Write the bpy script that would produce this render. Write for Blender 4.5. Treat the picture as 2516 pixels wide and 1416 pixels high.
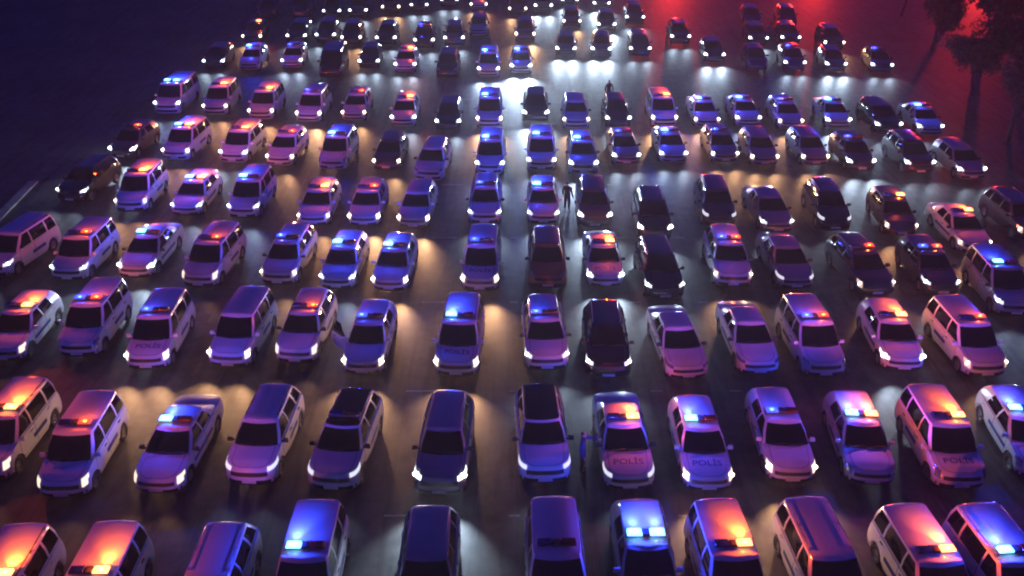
import bpy, bmesh, math, random
from mathutils import Vector, Matrix

for o in list(bpy.data.objects):
    bpy.data.objects.remove(o)
scene = bpy.context.scene
COL = scene.collection
R = math.radians

# ------------------------------------------------------------------ camera
cam_data = bpy.data.cameras.new('camera')
cam_data.sensor_width = 36.0
cam_data.lens = 32.91
cam_data.clip_start = 0.5
cam_data.clip_end = 3000
cam = bpy.data.objects.new('camera', cam_data)
COL.objects.link(cam)
cam.location = (0, 0, 21.8)
cam.rotation_euler = (R(90 - 28.58), 0, 0)
scene.camera = cam

# ------------------------------------------------------------------ night sky
world = bpy.data.worlds.new('World')
scene.world = world
world.use_nodes = True
wn = world.node_tree.nodes
wl = world.node_tree.links
wn.clear()
w_out = wn.new('ShaderNodeOutputWorld')
w_bg = wn.new('ShaderNodeBackground')
w_sky = wn.new('ShaderNodeTexSky')
w_sky.sky_type = 'NISHITA'
w_sky.sun_disc = False
w_sky.sun_elevation = R(1.0)
w_sky.sun_rotation = R(200)
w_mix = wn.new('ShaderNodeMix')
w_mix.data_type = 'RGBA'
w_mix.blend_type = 'MULTIPLY'
w_mix.inputs[0].default_value = 1.0
wl.new(w_sky.outputs[0], w_mix.inputs[6])
w_mix.inputs[7].default_value = (0.10, 0.10, 1.8, 1)
wl.new(w_mix.outputs[2], w_bg.inputs[0])
w_bg.inputs[1].default_value = 0.13
wl.new(w_bg.outputs[0], w_out.inputs[0])

# ------------------------------------------------------------------ exposure and render settings
vs = scene.view_settings
vs.view_transform = 'Standard'
vs.look = 'None'
vs.exposure = 0.0
vs.gamma = 1.0
vs.use_curve_mapping = False
scene.render.engine = 'CYCLES'
cy = scene.cycles
cy.use_light_tree = True
cy.max_bounces = 3
cy.diffuse_bounces = 1
cy.glossy_bounces = 2
cy.transmission_bounces = 2
cy.volume_bounces = 0
cy.sample_clamp_indirect = 3.0
cy.sample_clamp_direct = 0
cy.caustics_reflective = False
cy.caustics_refractive = False
cy.use_denoising = True
cy.use_adaptive_sampling = True
cy.adaptive_threshold = 0.03
cy.adaptive_min_samples = 16
cy.filter_width = 2.2

# lamp powers (W)
HEAD_W = {'w': 330, 'W': 850, 'c': 200, 'C': 700, 'X': 1300, 'Y': 3600, 'd': 50, 'e': 70, '-': 0}
BAR_W = 430
HAZE = 0.0006
RED_GLOW_W = 24000  # red spots on the unseen vans added for the corner glow

# ------------------------------------------------------------------ materials
def mat(name, base, rough=0.5, metal=0.0, coat=0.0, spec=0.5, emit=None, estr=0.0, noise=None, bump=None):
    m = bpy.data.materials.new(name)
    m.use_nodes = True
    nt = m.node_tree
    b = nt.nodes['Principled BSDF']
    b.inputs['Base Color'].default_value = (*base, 1)
    b.inputs['Roughness'].default_value = rough
    b.inputs['Metallic'].default_value = metal
    b.inputs['Coat Weight'].default_value = coat
    b.inputs['Coat Roughness'].default_value = 0.06
    b.inputs['Specular IOR Level'].default_value = spec
    if emit:
        b.inputs['Emission Color'].default_value = (*emit, 1)
        b.inputs['Emission Strength'].default_value = estr
        m.cycles.emission_sampling = 'NONE'
    if noise:                      # (scale, amount): slow tonal drift of the colour
        tc = nt.nodes.new('ShaderNodeTexCoord')
        n = nt.nodes.new('ShaderNodeTexNoise')
        n.inputs['Scale'].default_value = noise[0]
        n.inputs['Detail'].default_value = 6
        r = nt.nodes.new('ShaderNodeValToRGB')
        lo = tuple(c * (1 - noise[1]) for c in base)
        hi = tuple(min(1, c * (1 + noise[1])) for c in base)
        r.color_ramp.elements[0].position = 0.3
        r.color_ramp.elements[1].position = 0.7
        r.color_ramp.elements[0].color = (*lo, 1)
        r.color_ramp.elements[1].color = (*hi, 1)
        nt.links.new(tc.outputs['Object'], n.inputs['Vector'])
        nt.links.new(n.outputs['Fac'], r.inputs['Fac'])
        nt.links.new(r.outputs['Color'], b.inputs['Base Color'])
    if bump:
        tc = nt.nodes.new('ShaderNodeTexCoord')
        n = nt.nodes.new('ShaderNodeTexNoise')
        n.inputs['Scale'].default_value = bump[0]
        n.inputs['Detail'].default_value = 4
        bp = nt.nodes.new('ShaderNodeBump')
        bp.inputs['Strength'].default_value = bump[1]
        bp.inputs['Distance'].default_value = 0.02
        nt.links.new(tc.outputs['Object'], n.inputs['Vector'])
        nt.links.new(n.outputs['Fac'], bp.inputs['Height'])
        nt.links.new(bp.outputs['Normal'], b.inputs['Normal'])
    return m

M = {
    'paint_w': mat('white_paint', (0.78, 0.78, 0.79), 0.30, coat=1.0, noise=(1.3, 0.06)),
    'paint_s': mat('silver_paint', (0.36, 0.37, 0.39), 0.34, metal=0.3, coat=0.6, noise=(1.3, 0.08)),
    'paint_g': mat('dark_grey_paint', (0.06, 0.06, 0.07), 0.3, metal=0.2, coat=0.8),
    'paint_k': mat('black_paint', (0.010, 0.010, 0.012), 0.25, coat=0.9),
    'paint_z': mat('warm_lit_bronze_paint', (0.34, 0.14, 0.05), 0.34, metal=0.3, coat=0.7),  # brown car colour with the warm light on it painted in
    'glass': mat('tinted_glass', (0.004, 0.004, 0.006), 0.05, spec=0.35),
    'black_roof': mat('black_glass_roof', (0.006, 0.006, 0.008), 0.08, spec=0.4),
    'rubber': mat('tyre_rubber', (0.018, 0.018, 0.018), 0.8, noise=(9, 0.3)),
    'rim': mat('alloy', (0.45, 0.45, 0.47), 0.35, metal=0.8),
    'trim': mat('black_plastic', (0.015, 0.015, 0.017), 0.55),
    'under': mat('underbody', (0.006, 0.006, 0.006), 0.9),
    'plate': mat('number_plate', (0.75, 0.75, 0.75), 0.4),
    'stripe': mat('blue_vinyl', (0.015, 0.035, 0.28), 0.35),
    'ink': mat('navy_lettering', (0.03, 0.04, 0.16), 0.5),
    'lens_off': mat('clear_lens', (0.35, 0.36, 0.38), 0.12, metal=0.5),
    'lens_w': mat('halogen_lens', (0.8, 0.8, 0.8), 0.2, emit=(1.0, 0.72, 0.45), estr=0.75),
    'lens_W': mat('halogen_lens_bright', (0.8, 0.8, 0.8), 0.2, emit=(1.0, 0.76, 0.50), estr=1.6),
    'lens_c': mat('led_lens', (0.8, 0.8, 0.8), 0.2, emit=(0.82, 0.91, 1.0), estr=1.3),
    'lens_C': mat('led_lens_bright', (0.8, 0.8, 0.8), 0.2, emit=(0.86, 0.94, 1.0), estr=2.6),
    'lens_X': mat('led_lens_high_beam', (0.8, 0.8, 0.8), 0.2, emit=(0.86, 0.94, 1.0), estr=4.0),
    'lens_Y': mat('led_lens_full_beam', (0.8, 0.8, 0.8), 0.2, emit=(0.86, 0.94, 1.0), estr=5.0),
    'lens_d': mat('running_light_lens', (0.8, 0.8, 0.8), 0.2, emit=(0.9, 0.92, 1.0), estr=0.9),
    'bulb_w': mat('halogen_bulb', (0.8, 0.8, 0.8), 0.2, emit=(1.0, 0.86, 0.66), estr=14.0),
    'bulb_c': mat('led_bulb', (0.8, 0.8, 0.8), 0.2, emit=(0.88, 0.95, 1.0), estr=14.0),
    'lens_e': mat('halogen_side_light', (0.8, 0.8, 0.8), 0.2, emit=(1.0, 0.8, 0.55), estr=1.4),
    'tail': mat('tail_lens', (0.25, 0.01, 0.01), 0.25),
    'bar_base': mat('bar_housing', (0.03, 0.03, 0.035), 0.4),
    'blue_on': mat('blue_beacon_lit', (0.05, 0.1, 0.5), 0.2, emit=(0.16, 0.55, 1.0), estr=5.0),
    'blue_dim': mat('blue_beacon_glow', (0.05, 0.1, 0.5), 0.2, emit=(0.08, 0.15, 1.0), estr=0.9),
    'blue_off': mat('blue_beacon', (0.01, 0.02, 0.18), 0.15),
    'red_on': mat('red_beacon_lit', (0.5, 0.05, 0.03), 0.2, emit=(1.0, 0.36, 0.10), estr=5.0),
    'red_dim': mat('red_beacon_glow', (0.5, 0.05, 0.03), 0.2, emit=(1.0, 0.10, 0.06), estr=0.9),
    'red_off': mat('red_beacon', (0.16, 0.008, 0.008), 0.15),
}

# ------------------------------------------------------------------ helpers
def link(o, parent=None):
    COL.objects.link(o)
    if parent:
        o.parent = parent
    return o

def tag(o, label=None, cat=None, group=None, kind=None):
    if label: o['label'] = label
    if cat: o['category'] = cat
    if group: o['group'] = group
    if kind: o['kind'] = kind
    return o

def mesh_from(name, verts, faces, smooth=True, angle=38, flip_fix=True):
    bm = bmesh.new()
    vs_ = [bm.verts.new(v) for v in verts]
    for f in faces:
        try:
            ff = [vs_[i] for i in f]
            if len(set(ff)) >= 3:
                bm.faces.new(ff)
        except ValueError:
            pass
    bmesh.ops.remove_doubles(bm, verts=bm.verts, dist=0.0008)
    bmesh.ops.dissolve_degenerate(bm, edges=bm.edges, dist=0.0005)
    loose = [v for v in bm.verts if not v.link_faces]
    bmesh.ops.delete(bm, geom=loose, context='VERTS')
    if flip_fix:
        bmesh.ops.recalc_face_normals(bm, faces=bm.faces)
    me = bpy.data.meshes.new(name)
    bm.to_mesh(me)
    bm.free()
    if smooth:
        for p in me.polygons:
            p.use_smooth = True
        me.set_sharp_from_angle(angle=R(angle))
    me.materials.append(None)
    return me

def box_geo(V, F, c, s, rot=None, taper=1.0):
    b = len(V)
    for dz in (-1, 1):
        k = taper if dz > 0 else 1.0
        for dx, dy in ((-1, -1), (1, -1), (1, 1), (-1, 1)):
            p = Vector((dx * s[0] / 2 * k, dy * s[1] / 2 * k, dz * s[2] / 2))
            if rot: p = rot @ p
            V.append((c[0] + p.x, c[1] + p.y, c[2] + p.z))
    for f in ((0, 3, 2, 1), (4, 5, 6, 7), (0, 1, 5, 4), (1, 2, 6, 5), (2, 3, 7, 6), (3, 0, 4, 7)):
        F.append(tuple(b + i for i in f))

def bevel_mesh(name, V, F, w=0.01, seg=2, angle=40):
    bm = bmesh.new()
    vs_ = [bm.verts.new(v) for v in V]
    for f in F:
        bm.faces.new([vs_[i] for i in f])
    bmesh.ops.bevel(bm, geom=list(bm.edges), offset=w, segments=seg, affect='EDGES', profile=0.6)
    bmesh.ops.recalc_face_normals(bm, faces=bm.faces)
    me = bpy.data.meshes.new(name)
    bm.to_mesh(me)
    bm.free()
    for p in me.polygons:
        p.use_smooth = True
    me.set_sharp_from_angle(angle=R(angle))
    me.materials.append(None)
    return me

def inst(name, me, material, parent=None, loc=None):
    o = bpy.data.objects.new(name, me)
    link(o, parent)
    if len(o.material_slots) == 0:
        me.materials.append(None)
    o.material_slots[0].link = 'OBJECT'
    o.material_slots[0].material = material
    if loc: o.location = loc
    return o

def pwl(pts, y):
    if y <= pts[0][0]: return pts[0][1]
    for (a, za), (b, zb) in zip(pts, pts[1:]):
        if y <= b:
            t = (y - a) / (b - a)
            t = t * t * (3 - 2 * t) * 0.35 + t * 0.65
            return za + (zb - za) * t
    return pts[-1][1]

# ------------------------------------------------------------------ vehicle shapes
# L length, hw half width, sh shoulder line, cowl, roof outline and heights, wheels
SPEC = {
    'H': dict(L=4.10, hw=0.88, sh=[(0, .74), (.35, .82), (1.02, .94), (3.0, .99), (4.1, .97)], yc=.62, yr=.45,
              gb=(0.98, 3.96), gr=(1.72, 3.62), wb=.82, wr=.62, roof=1.45, wh=(.78, 3.32), rad=.315,
              bpil=(2.30, 2.24), cpil=(3.22, 3.08), bar=2.15, crown=.055),
    'S': dict(L=4.55, hw=0.90, sh=[(0, .72), (.35, .79), (1.12, .92), (3.2, .97), (3.95, .98), (4.55, .94)], yc=.66, yr=.50,
              gb=(1.08, 3.86), gr=(1.88, 3.22), wb=.83, wr=.62, roof=1.42, wh=(.86, 3.55), rad=.325,
              bpil=(2.42, 2.36), cpil=(3.30, 3.00), bar=2.25, crown=.05),
    'U': dict(L=4.40, hw=0.92, sh=[(0, .84), (.35, .93), (1.05, 1.04), (3.2, 1.09), (4.4, 1.08)], yc=.58, yr=.45,
              gb=(1.00, 4.24), gr=(1.72, 3.92), wb=.83, wr=.62, roof=1.60, wh=(.84, 3.50), rad=.355,
              bpil=(2.40, 2.36), cpil=(3.42, 3.32), bar=2.20, crown=.055),
    'M': dict(L=4.40, hw=0.91, sh=[(0, .82), (.30, .92), (.95, 1.05), (3.2, 1.08), (4.4, 1.08)], yc=.55, yr=.34,
              gb=(0.90, 4.32), gr=(1.62, 4.14), wb=.84, wr=.70, roof=1.76, wh=(.82, 3.55), rad=.325,
              bpil=(2.22, 2.22), cpil=(3.42, 3.40), bar=2.05, crown=.045),
    'V': dict(L=5.00, hw=0.97, sh=[(0, .92), (.28, 1.04), (.85, 1.16), (3.2, 1.18), (5.0, 1.18)], yc=.50, yr=.28,
              gb=(0.78, 4.95), gr=(1.46, 4.82), wb=.91, wr=.79, roof=1.96, wh=(.90, 3.95), rad=.345,
              bpil=(2.15, 2.15), cpil=(3.60, 3.58), bar=1.95, crown=.04),
}

def se(n, k):
    return [i / k * math.pi / 2 for i in range(k + 1)]

def lower_half_ring(S):
    L, hw = S['L'], S['hw']
    pts = []
    K = 10
    for i in range(K):
        a = i / K * math.pi / 2
        e = 2 / 3.1
        pts.append((hw * math.sin(a) ** e, S['yc'] * (1 - math.cos(a) ** e)))
    nf = len(pts)
    ys = [S['yc']]
    y = S['yc']
    stops = sorted([S['gb'][0] + .22, S['bpil'][0], S['cpil'][0] + .12])
    for w in S['wh']:
        for k in range(-6, 7):
            ys.append(w + k / 6 * (S['rad'] + .055))
    ys += stops + [2.0, 2.6, 3.0]
    ys = sorted(v for v in set(round(v, 3) for v in ys) if S['yc'] <= v <= L - S['yr'])
    out = []
    for v in ys:
        if not out or v - out[-1] > .035:
            out.append(v)
        elif v in [round(s, 3) for s in stops]:
            out[-1] = v
    for v in out:
        bulge = 1 - .018 * ((v - L / 2) / (L / 2)) ** 2
        pts.append((hw * bulge, v))
    for i in range(1, K + 1):
        a = (1 - i / K) * math.pi / 2
        e = 2 / 3.6
        pts.append((hw * .982 * math.sin(a) ** e if i < K else 0, L - S['yr'] * (1 - math.cos(a) ** e)))
    return pts, nf

LEV = [0, .18, .40, .60, .82, 1.0]
SX = [.965, .995, 1.0, .998, .985, .95]
FY = [.10, .02, 0.0, .025, .075, .17]
RY = [.08, .02, 0.0, .01, .03, .06]

def build_type(T):
    """all the meshes of one kind of vehicle, each part its own mesh, front at -Y, origin at the middle on the ground"""
    S = SPEC[T]
    L, hw = S['L'], S['hw']
    zc = S['rad']
    ring, nf = lower_half_ring(S)
    n = len(ring)
    off = L / 2
    def shz(y): return pwl(S['sh'], y)
    def pt(i, k, sgn):
        x, y = ring[i]
        yy = FY[k] + y * (L - FY[k] - RY[k]) / L
        zt = shz(y)
        zb = .20 + .05 * min(1, y / .8)
        z = zb + (zt - zb) * LEV[k]
        if k < 5:
            for w in S['wh']:
                d = abs(y - w)
                ra = S['rad'] + .055
                if d < ra:
                    az = zc + math.sqrt(max(0, ra * ra - d * d))
                    z = max(z, min(az, zt - .04 + k * .004))
        return (sgn * x * SX[k], yy - off, z)
    V = []
    idx = {}
    for sgn in (1, -1):
        for i in range(n):
            for k in range(6):
                idx[(sgn, i, k)] = len(V)
                V.append(pt(i, k, sgn))
    faces = {}
    for sgn in (1, -1):
        for i in range(n - 1):
            for k in range(5):
                q = (idx[(sgn, i, k)], idx[(sgn, i + 1, k)], idx[(sgn, i + 1, k + 1)], idx[(sgn, i, k + 1)])
                faces[(sgn, i, k)] = q if sgn > 0 else q[::-1]
    cowl = S['gb'][0] + .12
    # top skin
    top_body, bonnet = [], []
    NC = 11
    def crown(y, u, x):
        c = S['crown'] * min(1, .25 + y / .5) * min(1, .3 + (L - y) / .5)
        return c * (1 - abs(u) ** 2.4)
    tv = {}
    for i in range(n):
        x, y = ring[i]
        for j in range(NC):
            u = -1 + 2 * j / (NC - 1)
            yy = FY[5] + y * (L - FY[5] - RY[5]) / L
            tv[(i, j)] = len(V)
            V.append((u * x * SX[5], yy - off, shz(y) + crown(y, u, x) * (x / hw) ** .5))
    for i in range(n - 1):
        for j in range(NC - 1):
            f = (tv[(i, j)], tv[(i + 1, j)], tv[(i + 1, j + 1)], tv[(i, j + 1)])
            (bonnet if ring[i + 1][1] <= cowl + .02 and abs(-1 + 2 * (j + .5) / (NC - 1)) < .84 and i >= 1 else top_body).append(f)
    def bonnet_z(x, yl):
        y = (yl + off - FY[5]) * L / (L - FY[5] - RY[5])
        return shz(y) + crown(y, x / (hw * SX[5]), x)
    # greenhouse
    (yb0, yb1), (yr0, yr1) = S['gb'], S['gr']
    wb, wr, zr = S['wb'], S['wr'], S['roof']
    tfr = [0, .25, .5, .75, .93]
    bp, cp = S['bpil'], S['cpil']
    def half(y0, y1, w, bow0, bow1, b, c):
        p = [(t * w, y0 + bow0 * t * t) for t in tfr]
        a = y0 + bow0
        p.append((w, a + .10))
        p += [(w, a + .10 + (b - .04 - a - .10) * s) for s in (.33, .66, 1)]
        p.append((w * .998, b + .04))
        p += [(w * (1 - .008 * s), b + .04 + (c - .05 - b - .04) * s) for s in (.5, 1)]
        e = y1 - bow1
        m = e - .10
        p += [(w * .985, c + .05), (w * .975, max(c + .07, m))]
        p += [(t * w * .96, y1 - bow1 * t * t) for t in tfr[::-1]]
        return p
    base = half(yb0, yb1, wb, .16, .06, bp[0], cp[0])
    roofr = half(yr0, yr1, wr, .10, .05, bp[1], cp[1])
    iA, iS0, iB0, iB1, iC0, iC1 = 4, 5, 8, 9, 11, 12
    gn = len(base)
    GL = [0, .09, .5, .90, 1.0]
    gi = {}
    for sgn in (1, -1):
        for i in range(gn):
            for k, h in enumerate(GL):
                bx, by = base[i]
                rx, ry = roofr[i]
                zb = shz(by) - .015 + (S['crown'] * .9 if (i < 5 or i > gn - 6) and not (T in 'MVU' and i > gn - 6) else 0)
                bul = .035 * math.sin(math.pi * h)
                x = bx + (rx - bx) * h
                x += bul if i >= 4 else bul * x
                y = by + (ry - by) * h
                if i <= 4: y -= bul * 1.2
                if i >= gn - 5: y += bul * 1.2
                zz = zb + (zr - zb) * (h if h < 1 else 1.0)
                gi[(sgn, i, k)] = len(V)
                V.append((sgn * x, y - off, zz))
    gf = {}
    for sgn in (1, -1):
        for i in range(gn - 1):
            for k in range(4):
                q = (gi[(sgn, i, k)], gi[(sgn, i + 1, k)], gi[(sgn, i + 1, k + 1)], gi[(sgn, i, k + 1)])
                gf[(sgn, i, k)] = q if sgn > 0 else q[::-1]
    roof = []
    rv = {}
    RC = 9
    for i in range(gn):
        x, y = roofr[i]
        for j in range(RC):
            u = -1 + 2 * j / (RC - 1)
            s = min(1, .15 + min(i, gn - 1 - i) / 6)
            rv[(i, j)] = len(V)
            V.append((u * x, y - off, zr + .055 * s * (1 - abs(u) ** 2.6)))
    for i in range(gn - 1):
        for j in range(RC - 1):
            roof.append((rv[(i, j)], rv[(i + 1, j)], rv[(i + 1, j + 1)], rv[(i, j + 1)]))
    def sub(name, fl, push=0.0, gap=0.0):
        used = sorted({i for f in fl for i in f})
        mp = {v: a for a, v in enumerate(used)}
        me = mesh_from(name, [V[i] for i in used], [tuple(mp[i] for i in f) for f in fl], flip_fix=False)
        bm = bmesh.new(); bm.from_mesh(me)
        bmesh.ops.recalc_face_normals(bm, faces=bm.faces)
        cen = Vector((0, 0, .7))
        bm.normal_update()
        # open shells: make the normals point away from the middle of the car
        s = sum((f.calc_center_median() - cen).dot(f.normal) * f.calc_area() for f in bm.faces)
        if s < 0: bmesh.ops.reverse_faces(bm, faces=bm.faces)
        bm.normal_update()
        if gap:
            rg = bmesh.ops.inset_region(bm, faces=list(bm.faces), thickness=gap, use_boundary=True, use_even_offset=True)
            bmesh.ops.delete(bm, geom=rg['faces'], context='FACES')
            bm.normal_update()
        if push:
            for v in bm.verts: v.co += v.normal * push
        bm.to_mesh(me); bm.free()
        for p in me.polygons: p.use_smooth = True
        me.set_sharp_from_angle(angle=R(40))
        return me
    out = {}
    side_top = 5
    d0, d1, d2 = S['gb'][0] + .22, S['bpil'][0], S['cpil'][0] + .12
    taken = set()
    def ringrange(a, b):
        return [i for i in range(n - 1) if ring[i][1] >= a - .03 and ring[i + 1][1] <= b + .03 and i >= nf]
    for sgn, sd in ((1, 'r'), (-1, 'l')):
        for nm, a, b in (('fd', d0, d1), ('rd', d1, d2)):
            ks = [(sgn, i, k) for i in ringrange(a, b) for k in range(1, 5)]
            if T == 'V' and nm == 'rd': pass
            taken.update(ks)
            out[nm + sd] = sub('door_skin', [faces[q] for q in ks], .004, .011)
        out['stripe' + sd] = sub('stripe_skin', [faces[(sgn, i, 2)] for i in ringrange(S['wh'][0] + S['rad'] + .1, S['wh'][1] - S['rad'] - .1)], .009)
    hl_big = [(i, 3) for i in (5, 6, 7)] + [(i, 4) for i in (5, 6, 7, 8)]
    hl_slit = [(i, 4) for i in range(4, 10)]
    for sgn, sd in ((1, 'r'), (-1, 'l')):
        out['hlb' + sd] = sub('headlight_lens', [faces[(sgn, i, k)] for i, k in hl_big], .008)
        out['hls' + sd] = sub('headlight_lens', [faces[(sgn, i, k)] for i, k in hl_slit], .008)
        for key, lst in (('b', hl_big), ('s', [(i, 4) for i in (6, 7)])):
            pts = [Vector(V[q]) for i, k in lst for q in faces[(sgn, i, k)]]
            cc = sum(pts, Vector()) / len(pts)
            out['bulb' + key + sd] = (cc.x, cc.y - .012, cc.z)
        out['tail' + sd] = sub('tail_light_lens', [faces[(sgn, i, k)] for i in range(n - 7, n - 3) for k in (3, 4)], .006)
    out['grille'] = sub('grille_skin', [faces[(s, i, 3)] for s in (1, -1) for i in range(0, 4)], .006)
    out['lower'] = sub('lower_grille_skin', [faces[(s, i, 1)] for s in (1, -1) for i in range(0, 5)], .006)
    body_f = [f for q, f in faces.items() if q not in taken] + top_body
    glass_k = (1, 2)
    gl = set()
    ws = [(s, i, k) for s in (1, -1) for i in range(0, iA) for k in (0, 1, 2, 3)]
    ws = [q for q in ws if q[2] in (1, 2) or q[2] == 0]
    gl.update(ws)
    out['wind'] = sub('windscreen_glass', [gf[q] for q in ws], -.006)
    rw = [(s, i, k) for s in (1, -1) for i in range(gn - 5, gn - 1) for k in (1, 2)]
    gl.update(rw)
    out['rear'] = sub('rear_glass', [gf[q] for q in rw], -.006)
    for s, sd in ((1, 'r'), (-1, 'l')):
        for nm, a, b in (('fw', iS0, iB0), ('rw', iB1, iC0)):
            ks = [(s, i, k) for i in range(a, b) for k in (1, 2)]
            gl.update(ks)
            out[nm + sd] = sub('side_glass', [gf[q] for q in ks], -.006)
        if T == 'M' or T == 'V' or T == 'U':
            ks = [(s, iC1, k) for k in (1, 2)]
            gl.update(ks)
            out['qw' + sd] = sub('quarter_glass', [gf[q] for q in ks], -.006)
    body_f += [f for q, f in gf.items() if q not in gl]
    out['body'] = sub('body_shell', body_f)
    out['bonnet'] = sub('bonnet_skin', bonnet, .003, .013)
    out['roof'] = sub('roof_skin', roof, .002)
    # dark floor and inner arches
    v2, f2 = [], []
    box_geo(v2, f2, (0, 0, .42), (2 * hw - .46, L - .5, .42))
    out['under'] = mesh_from('floor_pan', v2, f2, smooth=False)
    # mirror
    v2, f2 = [], []
    box_geo(v2, f2, (hw + .075, S['gb'][0] + .34 - off, shz(1.2) + .075), (.20, .11, .14), taper=.82)
    box_geo(v2, f2, (hw - .04, S['gb'][0] + .36 - off, shz(1.2) + .02), (.10, .06, .05))
    out['mirr'] = bevel_mesh('mirror_shell', v2, f2, .018)
    out['mirl'] = bevel_mesh('mirror_shell', [(-x, y, z) for x, y, z in v2], [f[::-1] for f in f2], .018)
    v2, f2 = [], []
    box_geo(v2, f2, (0, -off - .012, .40), (.50, .02, .115))
    out['plate'] = bevel_mesh('plate_sheet', v2, f2, .004, 1)
    # door handles, wipers, fog lamps
    for sd, sg in (('r', 1), ('l', -1)):
        for nm, yy in (('fh', S['bpil'][0] - .20), ('rh', S['cpil'][0] - .08)):
            v2, f2 = [], []
            box_geo(v2, f2, (sg * (hw * .985 + .012), yy - off, shz(yy) - .13), (.035, .19, .035))
            out[nm + sd] = bevel_mesh('handle_grip', v2, f2, .008, 1)
        v2, f2 = [], []
        x0 = .02 if sg > 0 else -.62
        y0 = S['gb'][0] + .02 - off
        z0 = shz(S['gb'][0]) + S['crown'] + .035
        box_geo(v2, f2, (x0 + .30, y0 + .045, z0), (.62, .03, .02), Matrix.Rotation(R(7), 3, 'Z'))
        out['wip' + sd] = mesh_from('wiper_arm', v2, f2, smooth=False)
        out['fog' + sd] = sub('fog_lamp_glass', [faces[(sg, 6, 1)]], .007, .01)
    out['lip'] = sub('bumper_lip_skin', [faces[(q, i, 0)] for q in (1, -1) for i in range(0, 9)], .006)
    # lettering on the bonnet
    fc = bpy.data.curves.new('lettering', 'FONT')
    fc.body = 'POLİS'
    fc.size = .34
    fc.align_x = 'CENTER'
    fc.align_y = 'CENTER'
    fc.resolution_u = 3
    fo = bpy.data.objects.new('tmp', fc)
    COL.objects.link(fo)
    dg = bpy.context.evaluated_depsgraph_get()
    tm = bpy.data.meshes.new_from_object(fo.evaluated_get(dg))
    bpy.data.objects.remove(fo)
    bm = bmesh.new(); bm.from_mesh(tm)
    for _ in range(2):
        bmesh.ops.subdivide_edges(bm, edges=[e for e in bm.edges if e.calc_length() > .09], cuts=1)
    yc = (.38 + (S['gb'][0] - .36) * .42) - off
    for v in bm.verts:
        x, y = v.co.x * 1.15, v.co.y * .9 + yc
        v.co = (x, y, bonnet_z(x, y) + .008)
    bm.to_mesh(tm); bm.free()
    if not tm.materials: tm.materials.append(None)
    out['text'] = tm
    v2, f2 = [], []
    for sx in (1,):
        a, b = yr0 + .30 - off, yr1 - .22 - off
        box_geo(v2, f2, (sx * (wr - .045), (a + b) / 2, zr + .065), (.035, b - a, .028))
        for yy in (a + .06, (a + b) / 2, b - .06):
            box_geo(v2, f2, (sx * (wr - .045), yy, zr + .035), (.03, .10, .05))
    out['railr'] = bevel_mesh('rail_bar', v2, f2, .007, 1)
    out['raill'] = bevel_mesh('rail_bar', [(-x, y, z) for x, y, z in v2], [f[::-1] for f in f2], .007, 1)
    out['roof_z'] = zr + .055
    out['hl_pos'] = [(sg * hw * .72, -off + .02, shz(.1) - .09) for sg in (1, -1)]
    out['bar_y'] = S['bar'] - off
    return out

SHAPES = {t: build_type(t) for t in SPEC}

def lathe(profile, seg, axis_x=True):
    V, F = [], []
    for a in range(seg):
        t = 2 * math.pi * a / seg
        for (r, w) in profile:
            V.append((w, r * math.cos(t), r * math.sin(t)))
    m = len(profile)
    for a in range(seg):
        b = (a + 1) % seg
        for k in range(m - 1):
            F.append((a * m + k, b * m + k, b * m + k + 1, a * m + k + 1))
    return V, F

WHEEL = {}
for t, S in SPEC.items():
    r = S['rad']
    V, F = lathe([(r * .62, -.10), (r * .93, -.105), (r, -.075), (r, .075), (r * .93, .105), (r * .62, .10), (r * .60, .06)], 22)
    tyre = mesh_from('tyre_ring', V, F)
    V, F = lathe([(.0, .055), (r * .16, .07), (r * .22, .05)], 10)
    for k in range(5):
        a = 2 * math.pi * k / 5
        c, s = math.cos(a), math.sin(a)
        rot = Matrix.Rotation(a, 3, 'X')
        box_geo(V, F, (.055, -s * r * .38, c * r * .38), (.03, .07, r * .5), rot)
    V2, F2 = lathe([(r * .54, .07), (r * .64, .085), (r * .64, .04), (r * .54, .03)], 22)
    b = len(V); V += V2; F += [tuple(b + i for i in f) for f in F2]
    V2, F2 = lathe([(0, .01), (r * .58, .01)], 14)
    b = len(V); V += V2; F += [tuple(b + i for i in f) for f in F2]
    WHEEL[t] = (tyre, mesh_from('rim_disc', V, F))

v2, f2 = [], []
box_geo(v2, f2, (0, 0, .03), (1.16, .20, .05))
box_geo(v2, f2, (0, 0, .075), (.22, .25, .085), taper=.9)
for s in (-1, 1):
    box_geo(v2, f2, (s * .46, 0, .0), (.08, .16, .05))
BAR_BASE = bevel_mesh('bar_base', v2, f2, .012)
def lens_mesh(s):
    v, f = [], []
    box_geo(v, f, (s * .345, 0, .095), (.46, .25, .085), taper=.88)
    return bevel_mesh('beacon_lens', v, f, .022)
LENS = {-1: lens_mesh(-1), 1: lens_mesh(1)}
def dome(r, flat):
    V, F = [], []
    for i in range(5):
        a = i / 4 * math.pi / 2
        for k in range(12):
            t = 2 * math.pi * k / 12
            V.append((r * math.sin(a) * math.cos(t), -r * flat * math.cos(a), r * .8 * math.sin(a) * math.sin(t)))
    for i in range(4):
        for k in range(12):
            F.append((i * 12 + k, i * 12 + (k + 1) % 12, (i + 1) * 12 + (k + 1) % 12, (i + 1) * 12 + k))
    return mesh_from('bulb_dome', V, F)
BULB = dome(.085, .55)
BULB_BIG = dome(.115, .55)

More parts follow.
